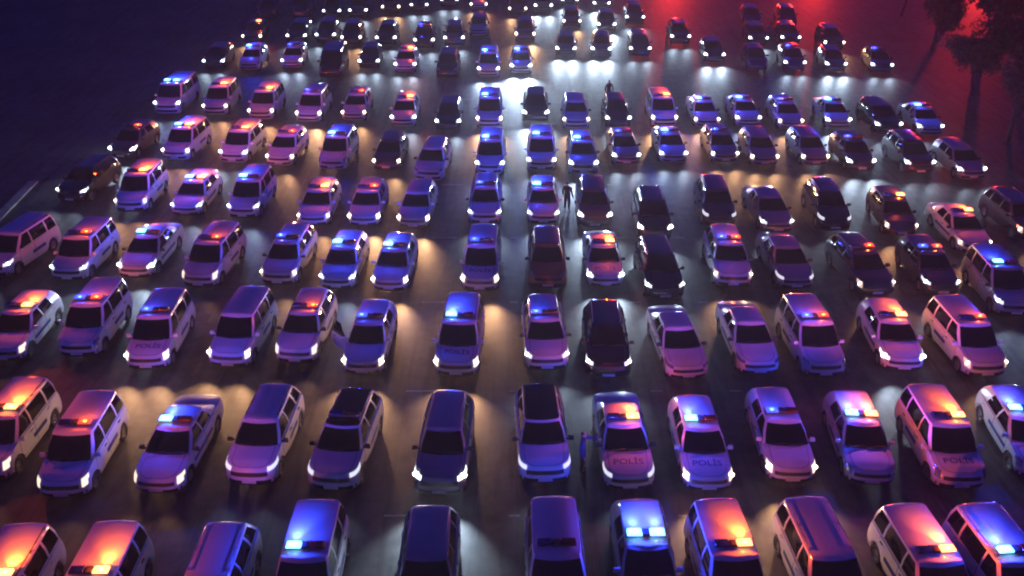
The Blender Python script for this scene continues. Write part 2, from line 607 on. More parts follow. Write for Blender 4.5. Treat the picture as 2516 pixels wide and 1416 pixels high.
# lamps shared between cars
def light_data(name, kind, energy, color, radius, size=None, blend=None):
    d = bpy.data.lights.new(name, kind)
    d.energy = energy
    d.color = color
    d.shadow_soft_size = radius
    if size:
        d.spot_size = R(size)
        d.spot_blend = blend
    return d
WARM, COOL = (1.0, 0.53, 0.25), (0.62, 0.80, 1.0)
HEAD_LAMP = {k: light_data('headlamp_beam', 'SPOT', HEAD_W[k], WARM if k in 'wWe' else COOL, .06, 84, 1.0) for k in 'wWcCXYde'}
BEACON = {
    ('b', 1): light_data('beacon_blue', 'POINT', BAR_W * .75, (0.028, 0.05, 1.0), .05),
    ('r', 1): light_data('beacon_red', 'POINT', BAR_W * .5, (1.0, 0.10, 0.010), .05),
    ('r', 9): light_data('added_red_glow', 'SPOT', RED_GLOW_W, (1.0, 0.03, 0.02), .08, 64, 1.0),  # only for the added vans out of view
    ('b', 0): light_data('beacon_blue_dim', 'POINT', BAR_W * .13, (0.035, 0.055, 1.0), .05),
    ('r', 0): light_data('beacon_red_dim', 'POINT', BAR_W * .13, (1.0, 0.10, 0.010), .05),
}

BEAM = {
    'b': light_data('beacon_blue_beam', 'SPOT', BAR_W * 1.5, (0.03, 0.06, 1.0), .05, 96, 1.0),
    'r': light_data('beacon_red_beam', 'SPOT', BAR_W * 1.5, (1.0, 0.12, 0.012), .05, 96, 1.0),
}

# ------------------------------------------------------------------ ground
def sheet(name, pts, z, material, kind='structure'):
    me = bpy.data.meshes.new(name)
    me.from_pydata([(x, y, z) for x, y in pts], [], [tuple(range(len(pts)))])
    me.materials.append(material)
    o = link(bpy.data.objects.new(name, me))
    o['kind'] = kind
    return o

def ground_material():
    m = bpy.data.materials.new('worn_concrete')
    m.use_nodes = True
    nt = m.node_tree
    b = nt.nodes['Principled BSDF']
    tc = nt.nodes.new('ShaderNodeTexCoord')
    def noise(scale, detail, rough=.6):
        n = nt.nodes.new('ShaderNodeTexNoise')
        n.inputs['Scale'].default_value = scale
        n.inputs['Detail'].default_value = detail
        n.inputs['Roughness'].default_value = rough
        nt.links.new(tc.outputs['Object'], n.inputs['Vector'])
        return n
    n1, n2, n3 = noise(.18, 5), noise(1.6, 6), noise(38, 3)
    r1 = nt.nodes.new('ShaderNodeValToRGB')
    r1.color_ramp.elements[0].position = .32
    r1.color_ramp.elements[0].color = (.070, .066, .062, 1)
    r1.color_ramp.elements[1].position = .68
    r1.color_ramp.elements[1].color = (.140, .130, .120, 1)
    nt.links.new(n1.outputs['Fac'], r1.inputs['Fac'])
    r2 = nt.nodes.new('ShaderNodeValToRGB')
    r2.color_ramp.elements[0].position = .36
    r2.color_ramp.elements[0].color = (.62, .62, .62, 1)
    r2.color_ramp.elements[1].position = .6
    r2.color_ramp.elements[1].color = (1, 1, 1, 1)
    nt.links.new(n2.outputs['Fac'], r2.inputs['Fac'])
    mx = nt.nodes.new('ShaderNodeMix'); mx.data_type = 'RGBA'; mx.blend_type = 'MULTIPLY'
    mx.inputs[0].default_value = 1
    nt.links.new(r1.outputs[0], mx.inputs[6]); nt.links.new(r2.outputs[0], mx.inputs[7])
    r3 = nt.nodes.new('ShaderNodeValToRGB')
    r3.color_ramp.elements[0].color = (.75, .75, .75, 1)
    r3.color_ramp.elements[1].color = (1.2, 1.2, 1.2, 1)
    nt.links.new(n3.outputs['Fac'], r3.inputs['Fac'])
    mx2 = nt.nodes.new('ShaderNodeMix'); mx2.data_type = 'RGBA'; mx2.blend_type = 'MULTIPLY'
    mx2.inputs[0].default_value = 1
    nt.links.new(mx.outputs[2], mx2.inputs[6]); nt.links.new(r3.outputs[0], mx2.inputs[7])
    # oil spots and tyre scuffs
    mp = nt.nodes.new('ShaderNodeMapping')
    mp.inputs['Scale'].default_value = (2.2, .16, 1)
    nt.links.new(tc.outputs['Object'], mp.inputs['Vector'])
    n4 = noise(1.0, 4)
    nt.links.new(mp.outputs[0], n4.inputs['Vector'])
    vo = nt.nodes.new('ShaderNodeTexVoronoi')
    vo.inputs['Scale'].default_value = .55
    nt.links.new(tc.outputs['Object'], vo.inputs['Vector'])
    r4 = nt.nodes.new('ShaderNodeValToRGB')
    r4.color_ramp.elements[0].position = .40
    r4.color_ramp.elements[0].color = (.5, .5, .5, 1)
    r4.color_ramp.elements[1].position = .50
    r4.color_ramp.elements[1].color = (1, 1, 1, 1)
    nt.links.new(n4.outputs['Fac'], r4.inputs['Fac'])
    r5 = nt.nodes.new('ShaderNodeValToRGB')
    r5.color_ramp.elements[0].position = .05
    r5.color_ramp.elements[0].color = (.35, .35, .35, 1)
    r5.color_ramp.elements[1].position = .22
    r5.color_ramp.elements[1].color = (1, 1, 1, 1)
    nt.links.new(vo.outputs['Distance'], r5.inputs['Fac'])
    last = mx2.outputs[2]
    for rr in (r4, r5):
        m3 = nt.nodes.new('ShaderNodeMix'); m3.data_type = 'RGBA'; m3.blend_type = 'MULTIPLY'
        m3.inputs[0].default_value = .8
        nt.links.new(last, m3.inputs[6]); nt.links.new(rr.outputs[0], m3.inputs[7])
        last = m3.outputs[2]
    nt.links.new(last, b.inputs['Base Color'])
    b.inputs['Roughness'].default_value = .58
    b.inputs['Specular IOR Level'].default_value = .3
    bp = nt.nodes.new('ShaderNodeBump')
    bp.inputs['Strength'].default_value = .35
    bp.inputs['Distance'].default_value = .01
    nt.links.new(n3.outputs['Fac'], bp.inputs['Height'])
    nt.links.new(bp.outputs['Normal'], b.inputs['Normal'])
    return m

sheet('ground', [(-1500, -1500), (1500, -1500), (1500, 1500), (-1500, 1500)], -.13,
      mat('dark_scrub_soil', (.016, .017, .014), .95, noise=(.3, .4)))
LOT = [(-90, -20), (90, -20), (90, 175), (-90, 175)]
lot = sheet('car_park', LOT, 0.0, ground_material())
# faded bay lines across the aisles
paint_m = mat('faded_line_paint', (.34, .33, .31), .7, noise=(6, .35))
def line_mark(x0, x1, y, w=.09):
    me = bpy.data.meshes.new('bay_line')
    me.from_pydata([(x0, y - w / 2, .004), (x1, y - w / 2, .004), (x1, y + w / 2, .004), (x0, y + w / 2, .004)], [], [(0, 1, 2, 3)])
    me.materials.append(paint_m)
    o = link(bpy.data.objects.new('bay_line', me), lot)
for x0, x1 in ((-4.3, -3.0), (-.1, .27), (5.6, 6.1), (8.8, 9.3)):
    for y in (24.0, 31.3, 38.6, 45.7, 53.2, 61.8, 70.5):
        line_mark(x0, x1, y)

# ------------------------------------------------------------------ people
def skin_mesh(name, chains, root=0):
    """chains: list of (points, radii, parent vertex index or None); grows one continuous surface"""
    V, E, Rr = [], [], []
    for pts, rad, par in chains:
        prev = par
        for p, r in zip(pts, rad):
            V.append(p); Rr.append(r)
            if prev is not None: E.append((prev, len(V) - 1))
            prev = len(V) - 1
    me = bpy.data.meshes.new(name)
    me.from_pydata(V, E, [])
    o = bpy.data.objects.new(name, me)
    COL.objects.link(o)
    sk = o.modifiers.new('skin', 'SKIN')
    sk.use_smooth_shade = True
    for i, d in enumerate(me.skin_vertices[0].data):
        d.radius = Rr[i] if isinstance(Rr[i], tuple) else (Rr[i], Rr[i])
        d.use_root = i == root
    sb = o.modifiers.new('sub', 'SUBSURF')
    sb.levels = 2
    sb.render_levels = 2
    dg = bpy.context.evaluated_depsgraph_get()
    out = bpy.data.meshes.new_from_object(o.evaluated_get(dg))
    bpy.data.objects.remove(o)
    for p in out.polygons: p.use_smooth = True
    out.materials.clear()
    out.materials.append(None)
    return out

JACKET = {'navy': mat('navy_jacket', (.012, .018, .12), .85, noise=(7, .2)), 'dark': mat('dark_jacket', (.014, .013, .02), .85, noise=(7, .2))}
TROUSERS = mat('dark_trousers', (.010, .010, .014), .9, noise=(9, .2))
SKIN = mat('skin', (.42, .25, .17), .55)
HAIR = mat('dark_hair', (.012, .009, .007), .6)
SHOE = mat('black_shoes', (.008, .008, .008), .5)

def person(x, y, rz, jacket, label, reach=None):
    t = bpy.data.objects.new('person', None)
    t.location = (x, y, 0); t.rotation_euler = (0, 0, R(rz))
    link(t)
    tag(t, label, 'person', 'people standing among the vehicles')
    # faces -Y; pelvis first so that it is the skin root
    elbow_l, wrist_l = reach or ((.30, -.02, 1.13), (.31, -.10, .88))
    arm_l = [(.20, 0, 1.42), elbow_l, wrist_l]
    arm_r = [(-.20, 0, 1.42), (-.30, .03, 1.13), (-.31, -.08, .88)]
    ch = [([(0, 0, .96), (0, .01, 1.15), (0, .01, 1.36), (0, 0, 1.47), (0, -.01, 1.54)],
           [(.165, .12), (.15, .11), (.18, .12), (.10, .085), (.06, .06)], None)]
    ch.append((arm_l, [.075, .058, .042], 2))
    ch.append((arm_r, [.075, .058, .042], 2))
    for s in (1, -1):
        ch.append(([(s * .10, 0, .88), (s * .12, -.02, .50), (s * .13, .02, .10)], [.105, .075, .058], 0))
    body = inst('body', skin_mesh('figure', ch), JACKET[jacket], t)
    # trousers over the legs
    tr = [([(0, 0, .95), (0, 0, .90)], [(.172, .127), (.168, .125)], None)]
    for s in (1, -1):
        tr.append(([(s * .10, 0, .86), (s * .12, -.02, .50), (s * .13, .02, .09)], [.112, .083, .068], 1))
    inst('trousers', skin_mesh('trouser_cloth', tr), TROUSERS, t)
    hd = skin_mesh('head_shape', [([(0, -.005, 1.52), (0, -.02, 1.60), (0, -.015, 1.68), (0, 0, 1.73)], [.058, (.075, .085), (.082, .098), (.05, .06)], None),
                                  ([(0, -.125, 1.625)], [.012], 1)])
    h = inst('head', hd, SKIN, t)
    inst('hair', skin_mesh('hair_cap', [([(0, .03, 1.62), (0, .02, 1.70), (0, .0, 1.745)], [(.075, .07), (.088, .09), (.07, .08)], None)]), HAIR, h)
    for s, w, e in ((1, wrist_l, elbow_l), (-1, arm_r[2], arm_r[1])):
        d = (Vector(w) - Vector(e)).normalized()
        side = d.cross(Vector((1, 0, 0)) if abs(d.x) < .8 else Vector((0, 0, 1))).normalized()
        w = Vector(w)
        pm = w + d * .075
        ch = [([tuple(w - d * .02), tuple(w + d * .03), tuple(pm)], [.03, (.036, .02), (.04, .018)], None)]
        for q in range(4):
            b = pm + side * (.027 - .018 * q)
            ln = (.07, .08, .075, .058)[q]
            ch.append(([tuple(b + d * .02), tuple(b + d * (.02 + ln * .5) + d.cross(side) * .008), tuple(b + d * (.02 + ln) + d.cross(side) * .024)], [.0095, .0085, .007], 2))
        tb = w + d * .03 + side * .035
        ch.append(([tuple(tb + side * .012), tuple(tb + side * .028 + d * .03)], [.011, .008], 1))
        inst('hand', skin_mesh('hand_shape', ch), SKIN, t)
        sx = s * .13
        sh = skin_mesh('shoe_shape', [([(sx, .06, .05), (sx, -.03, .045), (sx, -.15, .04)], [(.045, .045), (.045, .042), (.045, .035)], None)])
        inst('shoe', sh, SHOE, t)
    return t

person(2.50, 26.29, 80, 'navy', 'person in navy jacket leaning to the white sedan with the red beacon', reach=((.30, -.26, 1.32), (.22, -.50, 1.36)))
person(7.37, 69.67, 20, 'dark', 'person in dark clothes standing behind the black hatchback in the seventh row')
person(3.15, 49.37, 150, 'dark', 'person in dark clothes between two cars in the fifth row')


# ------------------------------------------------------------------ vehicles
TYPE_WORD = {'H': 'hatchback', 'S': 'sedan', 'U': 'SUV', 'M': 'minivan', 'V': 'van'}
OBJ_WORD = {'H': 'hatchback', 'S': 'sedan', 'U': 'suv', 'M': 'minivan', 'V': 'van'}
PAINT_WORD = {'w': 'white', 's': 'silver', 'k': 'black', 'g': 'dark grey', 'z': 'warm-lit bronze'}
ORD = ['first', 'second', 'third', 'fourth', 'fifth', 'sixth', 'seventh', 'eighth', 'ninth', 'tenth', 'eleventh', 'twelfth',
       'thirteenth', 'fourteenth', 'fifteenth', 'sixteenth', 'seventeenth', 'eighteenth']

def make_car(row, col, T, paint, bar, head, x, y, yaw, label, opts=()):
    sh = SHAPES[T]
    S = SPEC[T]
    near = row < 6
    police = paint == 'w'
    t = bpy.data.objects.new(('police_' if police or bar != '-' else '') + OBJ_WORD[T], None)
    t.empty_display_size = .3
    t.location = (x, y, 0)
    t.rotation_euler = (0, 0, R(yaw))
    vr = random.Random(row * 31 + col)
    t.scale = (vr.uniform(.98, 1.02), {'H': 1.12, 'S': 1.08, 'U': 1.06, 'M': 1.03, 'V': 1.03}[T] * vr.uniform(.98, 1.02), vr.uniform(.99, 1.05))
    link(t)
    tag(t, label, 'van' if T == 'V' else 'car', 'vehicles parked in rows facing the camera')
    pm = M['paint_' + paint]
    inst('body', sh['body'], pm, t)
    inst('bonnet', sh['bonnet'], pm, t)
    inst('roof', sh['roof'], M['black_roof'] if 'blackroof' in opts else pm, t)
    inst('windscreen', sh['wind'], M['glass'], t)
    inst('rear_window', sh['rear'], M['glass'], t)
    for sd in 'lr':
        for d, w in (('fd', 'fw'), ('rd', 'rw')):
            dr = inst('door', sh[d + sd], pm, t)
            wi = inst('window', sh[w + sd], M['glass'], dr)
            if row < 5: inst('handle', sh[d[0] + 'h' + sd], M['trim'] if col % 2 else pm, dr)
            if 'opendoor' in opts and d == 'fd' and sd == 'l':
                h = Vector((-S['hw'], S['gb'][0] + .22 - S['L'] / 2, 0))
                rot = Matrix.Rotation(R(48), 3, 'Z')
                dr.rotation_euler = (0, 0, R(48))
                dr.location = h - rot @ h
        if 'qw' + sd in sh:
            inst('quarter_window', sh['qw' + sd], M['glass'], t)
        hl = inst('headlight', sh[('hlb' if head in 'wWe' or (head == '-' and T in 'HMV') else 'hls') + sd],
                  M['lens_off'] if head == '-' else M['lens_' + head], t)
        if head in 'wWcCXY' and head != '-':
            bt = 'b' if head in 'wW' else 's'
            inst('bulb', BULB_BIG if head in 'WCXY' or row > 4 else BULB, M['bulb_' + ('w' if head in 'wW' else 'c')], hl, sh['bulb' + bt + sd])  # far bulbs oversized, their bloom put into the shape
        inst('mirror', sh['mir' + sd], pm if T in 'HMV' and police else M['trim'], t)
        if row < 5:
            inst('wiper', sh['wip' + sd], M['trim'], t)
            inst('fog_lamp', sh['fog' + sd], M['lens_off'] if col % 2 else M['trim'], t)
        if near:
            inst('tail_light', sh['tail' + sd], M['tail'], t)
        if police and near:
            inst('side_stripe', sh['stripe' + sd], M['stripe'], t)
    if near and (T == 'U' or T == 'M' and col % 2 == 0):
        for sd in 'lr':
            inst('roof_rail', sh['rail' + sd], M['rim'] if col % 3 else M['trim'], t)
    inst('grille', sh['grille'], M['trim'], t)
    inst('lower_grille', sh['lower'], M['trim'], t)
    if row < 5: inst('bumper_lip', sh['lip'], M['trim'], t)
    inst('floor_pan', sh['under'], M['under'], t)
    if near:
        inst('number_plate', sh['plate'], M['plate'], t)
    for sx in (-1, 1):
        for wy in S['wh']:
            w = inst('wheel', WHEEL[T][0], M['rubber'], t, (sx * (S['hw'] - .115), wy - S['L'] / 2, S['rad']))
            if sx < 0: w.rotation_euler = (0, 0, math.pi)
            if near: inst('rim', WHEEL[T][1], M['rim'], w)
    if 'text' in opts:
        inst('bonnet_lettering', sh['text'], M['ink'], t)
    if bar != '-':
        b = inst('light_bar', BAR_BASE, M['bar_base'], t, (0, sh['bar_y'], sh['roof_z'] + .012))
        st = {-1: ('blue', 0), 1: ('red', 0)}
        dim = 'd' in bar
        if bar == 'B': st = {-1: ('blue', 2), 1: ('blue', 2)}
        elif bar == 'R': st = {-1: ('red', 2), 1: ('red', 2)}
        else:
            if 'b' in bar: st[-1] = ('blue', 1 if dim else 2)
            if 'r' in bar: st[1] = ('red', 1 if dim else 2)
        for s in (-1, 1):
            c, lv = st[s]
            inst(c + '_beacon', LENS[s], M[c + ('_off', '_dim', '_on')[lv]], b)
            if lv:
                lo = bpy.data.objects.new('beacon_lamp', BEACON[(c[0], 9 if 'strobe' in opts else lv - 1)])
                link(lo, b)
                lo.location = (s * .36, 0, .20)
                if lv == 2 and 'strobe' not in opts:      # extra spot added so bonnets behind catch the beacon colour
                    lb = bpy.data.objects.new('beacon_back_spill', BEAM[c[0]])
                    link(lb, b)
                    lb.location = (s * .36, .17, .13)
                    lb.rotation_euler = (R(95), 0, 0)
                if 'strobe' in opts: lo.rotation_euler = (R(90), 0, math.pi)
    if head != '-':
        for (hx, hy, hz) in sh['hl_pos']:
            lo = bpy.data.objects.new('headlamp', HEAD_LAMP[head])
            link(lo, t)
            lo.location = (hx, hy + .02, hz)
            lo.rotation_euler = (R(90 - 3), 0, math.pi)
    return t

# row, kind, paint, light bar, headlights, x, y, heading, extras (metres and degrees)
CARS = [  # some bars, mostly dim ones, are added to colour the roofs
    (0, 'M', 'w', 'r', '-', -14.80, 19.68, 1.4, ()),
    (0, 'M', 'w', 'r', '-', -12.06, 19.75, 0.7, ()),
    (0, 'U', 'w', '-', '-', -8.82, 20.12, 0.1, ()),
    (0, 'M', 'w', 'b', '-', -6.10, 20.79, 0.2, ()),
    (0, 'U', 's', '-', '-', -2.54, 20.89, 0.4, ()),
    (0, 'M', 'w', 'o', '-', 1.32, 20.86, 0.5, ()),
    (0, 'H', 'w', 'B', '-', 4.08, 21.37, 0.6, ()),
    (0, 'M', 'w', 'r', '-', 6.52, 20.83, 3.0, ()),
    (0, 'M', 'w', '-', '-', 9.41, 20.91, 3.8, ()),
    (0, 'M', 'w', 'r', '-', 12.45, 20.64, 4.7, ()),
    (0, 'M', 'w', 'b', '-', 14.78, 20.61, 5.5, ()),
    (1, 'M', 'w', 'r', 'e', -18.37, 27.71, -1.7, ()),
    (1, 'M', 'w', 'rd', 'e', -15.37, 26.81, 0.9, ()),
    (1, 'S', 'w', 'b', 'e', -12.06, 27.27, -3.1, ()),
    (1, 'U', 'w', '-', 'd', -8.99, 27.56, -2.6, ()),
    (1, 'U', 'w', 'o', 'd', -5.99, 27.28, -5.5, ('blackroof',)),
    (1, 'U', 's', '-', 'X', -2.39, 27.08, -2.3, ()),
    (1, 'U', 'w', '-', 'd', 1.07, 27.63, 2.2, ('blackroof',)),
    (1, 'S', 'w', 'r', 'd', 4.01, 27.44, 1.4, ('text',)),
    (1, 'H', 'w', 'b', 'W', 6.78, 27.21, 0.0, ('text',)),
    (1, 'H', 'w', 'bd', 'W', 9.82, 27.70, -1.5, ()),
    (1, 'H', 'w', 'br', '-', 12.66, 27.52, -4.5, ()),
    (1, 'M', 'w', 'r', '-', 15.52, 27.25, -0.9, ('text',)),
    (1, 'H', 'w', 'b', '-', 18.73, 27.85, -4.5, ()),
    (2, 'H', 'w', 'r', 'e', -21.44, 35.33, 0.4, ()),
    (2, 'M', 'w', 'brd', '-', -18.41, 35.68, -0.1, ()),
    (2, 'M', 'w', 'bd', 'W', -15.21, 34.75, 1.2, ('text',)),
    (2, 'M', 'w', '-', 'W', -11.65, 34.86, -4.3, ()),
    (2, 'U', 'w', 'rd', 'e', -8.97, 35.27, -3.1, ()),
    (2, 'H', 'w', 'bd', 'W', -6.07, 34.41, -2.4, ('opendoor',)),
    (2, 'M', 'w', 'b', 'W', -2.20, 34.26, -2.7, ('text',)),
    (2, 'U', 'w', 'bd', 'c', 1.39, 34.72, 1.8, ()),
    (2, 'U', 'k', '-', 'c', 4.00, 34.15, -1.3, ()),
    (2, 'S', 'w', '-', '-', 7.04, 34.27, 4.2, ()),
    (2, 'S', 'w', '-', '-', 10.13, 34.57, 1.7, ()),
    (2, 'M', 'w', 'brd', '-', 12.75, 34.20, 2.5, ()),
    (2, 'H', 'w', 'r', 'C', 16.36, 34.68, -3.3, ()),
    (2, 'M', 'w', 'rd', 'w', 19.36, 34.20, 2.8, ()),
    (3, 'M', 'w', '-', 'c', -25.18, 43.01, -11.6, ()),
    (3, 'M', 'w', 'rd', 'c', -21.60, 42.54, -2.8, ()),
    (3, 'S', 'w', 'b', 'C', -18.44, 43.07, -2.6, ()),
    (3, 'M', 'w', 'rd', 'e', -14.90, 41.95, -5.6, ()),
    (3, 'U', 'w', 'bd', 'w', -11.18, 42.23, -4.4, ()),
    (3, 'H', 'w', 'b', 'c', -8.33, 41.78, -2.9, ()),
    (3, 'H', 'w', 'b', 'W', -5.78, 41.54, -3.0, ()),
    (3, 'M', 'w', 'bd', 'W', -1.48, 41.51, -2.0, ('text',)),
    (3, 'U', 'z', '-', '-', 1.73, 41.82, -0.1, ()),
    (3, 'S', 'w', 'r', 'C', 4.54, 42.15, -0.4, ('text',)),
    (3, 'U', 'k', '-', 'c', 7.14, 40.78, 2.0, ()),
    (3, 'U', 'w', 'brd', 'w', 10.76, 42.02, -2.4, ()),
    (3, 'S', 's', '-', 'd', 13.63, 41.91, 1.2, ()),
    (3, 'U', 'g', 'rd', 'w', 17.12, 41.17, 5.1, ()),
    (3, 'H', 'g', 'brd', 'c', 20.47, 41.14, -0.7, ()),
    (3, 'M', 's', 'b', 'c', 23.05, 39.16, -1.8, ()),
    (4, 'U', 'k', '-', 'c', -25.28, 52.32, -8.3, ()),
    (4, 'M', 'w', 'r', 'w', -21.61, 50.83, 0.1, ()),
    (4, 'H', 'w', 'br', 'c', -18.26, 50.36, -2.0, ()),
    (4, 'M', 'w', 'b', 'c', -14.95, 49.99, -2.1, ()),
    (4, 'H', 'w', 'r', 'w', -10.89, 49.00, -1.1, ()),
    (4, 'H', 'w', 'rd', 'W', -8.12, 49.00, -0.6, ()),
    (4, 'H', 'w', '-', 'W', -5.28, 48.68, -3.5, ()),
    (4, 'U', 'w', 'bd', 'c', -1.49, 49.30, -0.7, ()),
    (4, 'H', 'w', 'b', 'c', 1.75, 49.21, -0.7, ()),
    (4, 'U', 'g', '-', 'C', 4.57, 48.82, -0.8, ()),
    (4, 'U', 'k', '-', 'C', 7.65, 47.18, -1.1, ()),
    (4, 'U', 'g', '-', 'd', 11.47, 48.93, -2.6, ()),
    (4, 'S', 's', '-', 'c', 14.29, 48.32, 2.3, ()),
    (4, 'U', 'k', '-', 'd', 17.62, 48.40, -2.2, ()),
    (4, 'H', 'g', 'r', 'w', 21.06, 47.70, -3.8, ()),
    (4, 'S', 'w', 'r', 'w', 23.98, 45.85, 0.7, ()),
    (4, 'U', 'g', '-', 'w', 27.63, 47.18, 4.7, ()),
    (5, 'H', 'g', 'rd', 'X', -25.07, 59.37, -4.8, ()),
    (5, 'M', 'w', 'br', 'w', -21.49, 59.12, -5.2, ()),
    (5, 'M', 'w', 'r', 'c', -17.65, 58.61, -6.0, ()),
    (5, 'H', 'w', 'rd', 'w', -14.63, 58.15, -3.5, ()),
    (5, 'M', 'w', 'b', '-', -11.17, 57.41, -3.7, ()),
    (5, 'H', 'g', '-', 'w', -7.80, 57.37, -2.7, ()),
    (5, 'U', 'w', '-', '-', -4.92, 55.65, -4.8, ()),
    (5, 'M', 'w', 'b', 'c', -1.33, 56.73, -1.5, ()),
    (5, 'M', 'w', 'b', 'c', 1.88, 57.21, -1.2, ()),
    (5, 'U', 'w', 'b', 'C', 4.45, 56.66, -0.3, ()),
    (5, 'S', 's', 'bd', 'c', 7.24, 58.45, 1.2, ()),
    (5, 'S', 'w', 'b', 'c', 10.33, 58.81, 0.4, ()),
    (5, 'H', 's', 'bd', 'w', 13.61, 58.65, 1.1, ()),
    (5, 'H', 's', '-', 'w', 16.05, 58.15, 0.2, ()),
    (5, 'H', 's', '-', 'w', 19.25, 58.15, 0.8, ()),
    (5, 'H', 'g', 'bd', 'C', 21.88, 57.24, 0.4, ()),
    (5, 'U', 'g', '-', 'c', 25.32, 56.73, 0.9, ()),
    (5, 'H', 's', '-', 'c', 28.13, 55.75, 2.5, ()),
    (6, 'V', 'w', 'B', 'c', -25.18, 68.84, -1.9, ()),
    (6, 'M', 'w', 'r', 'w', -21.69, 68.34, -0.7, ()),
    (6, 'M', 'w', 'r', 'w', -18.08, 67.32, -1.2, ()),
    (6, 'M', 'w', 'bd', 'W', -14.51, 66.77, -2.1, ()),
    (6, 'H', 'w', 'rd', 'w', -11.36, 67.07, -0.9, ()),
    (6, 'H', 'w', 'r', 'c', -7.69, 65.82, -0.4, ()),
    (6, 'H', 'k', '-', 'c', -4.47, 64.95, -0.5, ()),
    (6, 'M', 'w', 'b', 'W', -1.59, 65.53, -0.2, ()),
    (6, 'U', 'k', '-', 'X', 1.73, 66.75, -1.0, ()),
    (6, 'U', 'w', '-', 'w', 4.52, 65.33, -0.2, ()),
    (6, 'H', 'k', '-', 'c', 7.49, 65.64, 0.5, ()),
    (6, 'M', 'w', 'r', 'W', 10.76, 65.79, 0.6, ()),
    (6, 'S', 'w', 'b', 'w', 13.78, 65.81, -0.3, ()),
    (6, 'S', 'w', 'b', 'c', 16.73, 65.98, 0.0, ()),
    (6, 'H', 'w', 'bd', 'w', 19.53, 65.12, 0.7, ()),
    (6, 'S', 'w', 'b', 'C', 23.04, 65.54, -1.5, ()),
    (6, 'U', 'k', '-', 'c', 25.98, 64.13, 1.3, ()),
    (6, 'S', 'w', 'b', 'c', 28.92, 64.09, -1.4, ()),
    (7, 'H', 'k', '-', 'c', -25.36, 80.81, 0.8, ()),
    (7, 'H', 'w', 'b', '-', -22.19, 80.31, 1.2, ()),
    (7, 'H', 'w', 'bd', 'c', -18.85, 81.06, 2.9, ()),
    (7, 'V', 'k', '-', '-', -14.99, 78.39, 1.8, ()),
    (7, 'H', 'k', '-', 'c', -12.20, 80.81, 1.7, ()),
    (7, 'H', 'w', 'r', 'c', -9.00, 79.81, 1.0, ()),
    (7, 'U', 'k', '-', '-', -5.34, 78.15, -0.3, ()),
    (7, 'M', 'w', 'b', 'C', -1.93, 78.20, -0.3, ()),
    (7, 'H', 'w', 'b', 'Y', 0.77, 79.32, -0.5, ()),
    (7, 'H', 'g', '-', 'X', 4.89, 85.05, -3.0, ()),
    (7, 'H', 'g', '-', 'X', 8.04, 84.91, -3.7, ()),
    (7, 'U', 'k', '-', 'c', 11.43, 84.81, -2.4, ()),
    (7, 'H', 'k', '-', 'C', 17.67, 82.88, -2.7, ()),
    (7, 'H', 'g', '-', '-', 20.85, 80.30, -3.8, ()),
    (7, 'H', 'g', 'bd', 'c', 24.00, 80.30, -4.4, ()),
    (7, 'H', 'g', '-', 'C', 27.38, 79.93, -4.4, ()),
    (7, 'H', 'g', 'bd', 'c', 31.16, 79.55, -5.8, ()),
    (8, 'H', 'k', 'r', 'w', -24.29, 89.71, 1.5, ()),
    (8, 'U', 'k', '-', 'c', -20.05, 89.45, 1.1, ()),
    (8, 'U', 'k', '-', 'c', -17.42, 89.75, 1.8, ()),
    (8, 'U', 'k', '-', 'w', -14.95, 88.99, 2.6, ()),
    (8, 'U', 'k', '-', 'c', -11.63, 88.54, 0.8, ()),
    (8, 'U', 'k', 'bd', 'c', -8.08, 87.66, 1.8, ()),
    (8, 'U', 'g', '-', 'c', -5.38, 88.54, 1.6, ()),
    (8, 'H', 's', '-', '-', -3.20, 92.54, 0.2, ()),
    (8, 'U', 'g', '-', 'W', 1.28, 90.37, -1.5, ()),
    (8, 'H', 'g', '-', 'w', 5.97, 95.88, -1.4, ()),
    (8, 'H', 'g', '-', 'X', 9.31, 94.18, -3.3, ()),
    (8, 'U', 'k', '-', 'c', 15.66, 89.14, -1.9, ()),
    (8, 'H', 'k', '-', 'c', 22.84, 88.80, -2.6, ()),
    (8, 'H', 'k', '-', 'c', 25.94, 89.10, -4.0, ()),
    (8, 'U', 'k', '-', 'w', 29.32, 87.07, -3.4, ()),
    (9, 'U', 'k', '-', '-', -25.27, 99.48, 4.9, ()),
    (9, 'U', 'k', '-', '-', -21.85, 100.22, 4.0, ()),
    (9, 'U', 'k', '-', 'c', -18.65, 99.85, 4.2, ()),
    (9, 'U', 'g', '-', 'c', -15.98, 100.22, 3.8, ()),
    (9, 'U', 'k', '-', 'w', -12.78, 102.12, 2.2, ()),
    (9, 'U', 'k', '-', 'c', -9.87, 102.90, 2.1, ()),
    (9, 'U', 'k', '-', 'c', -6.82, 105.31, 1.9, ()),
    (9, 'H', 'w', 'r', 'w', -3.56, 103.86, 0.3, ()),
    (9, 'U', 'k', '-', 'w', 0.60, 101.36, -0.2, ()),
    (9, 'U', 'g', '-', 'C', 3.32, 102.51, -0.6, ()),
    (9, 'H', 'k', '-', 'C', 6.29, 105.68, -1.2, ()),
    (9, 'H', 'k', '-', 'X', 9.65, 104.06, -2.8, ()),
    (9, 'U', 'k', '-', 'c', 12.37, 96.96, -2.5, ()),
    (9, 'H', 'k', '-', '-', 24.16, 96.57, -4.9, ()),
    (9, 'H', 'k', '-', '-', 27.74, 96.57, -5.2, ()),
]

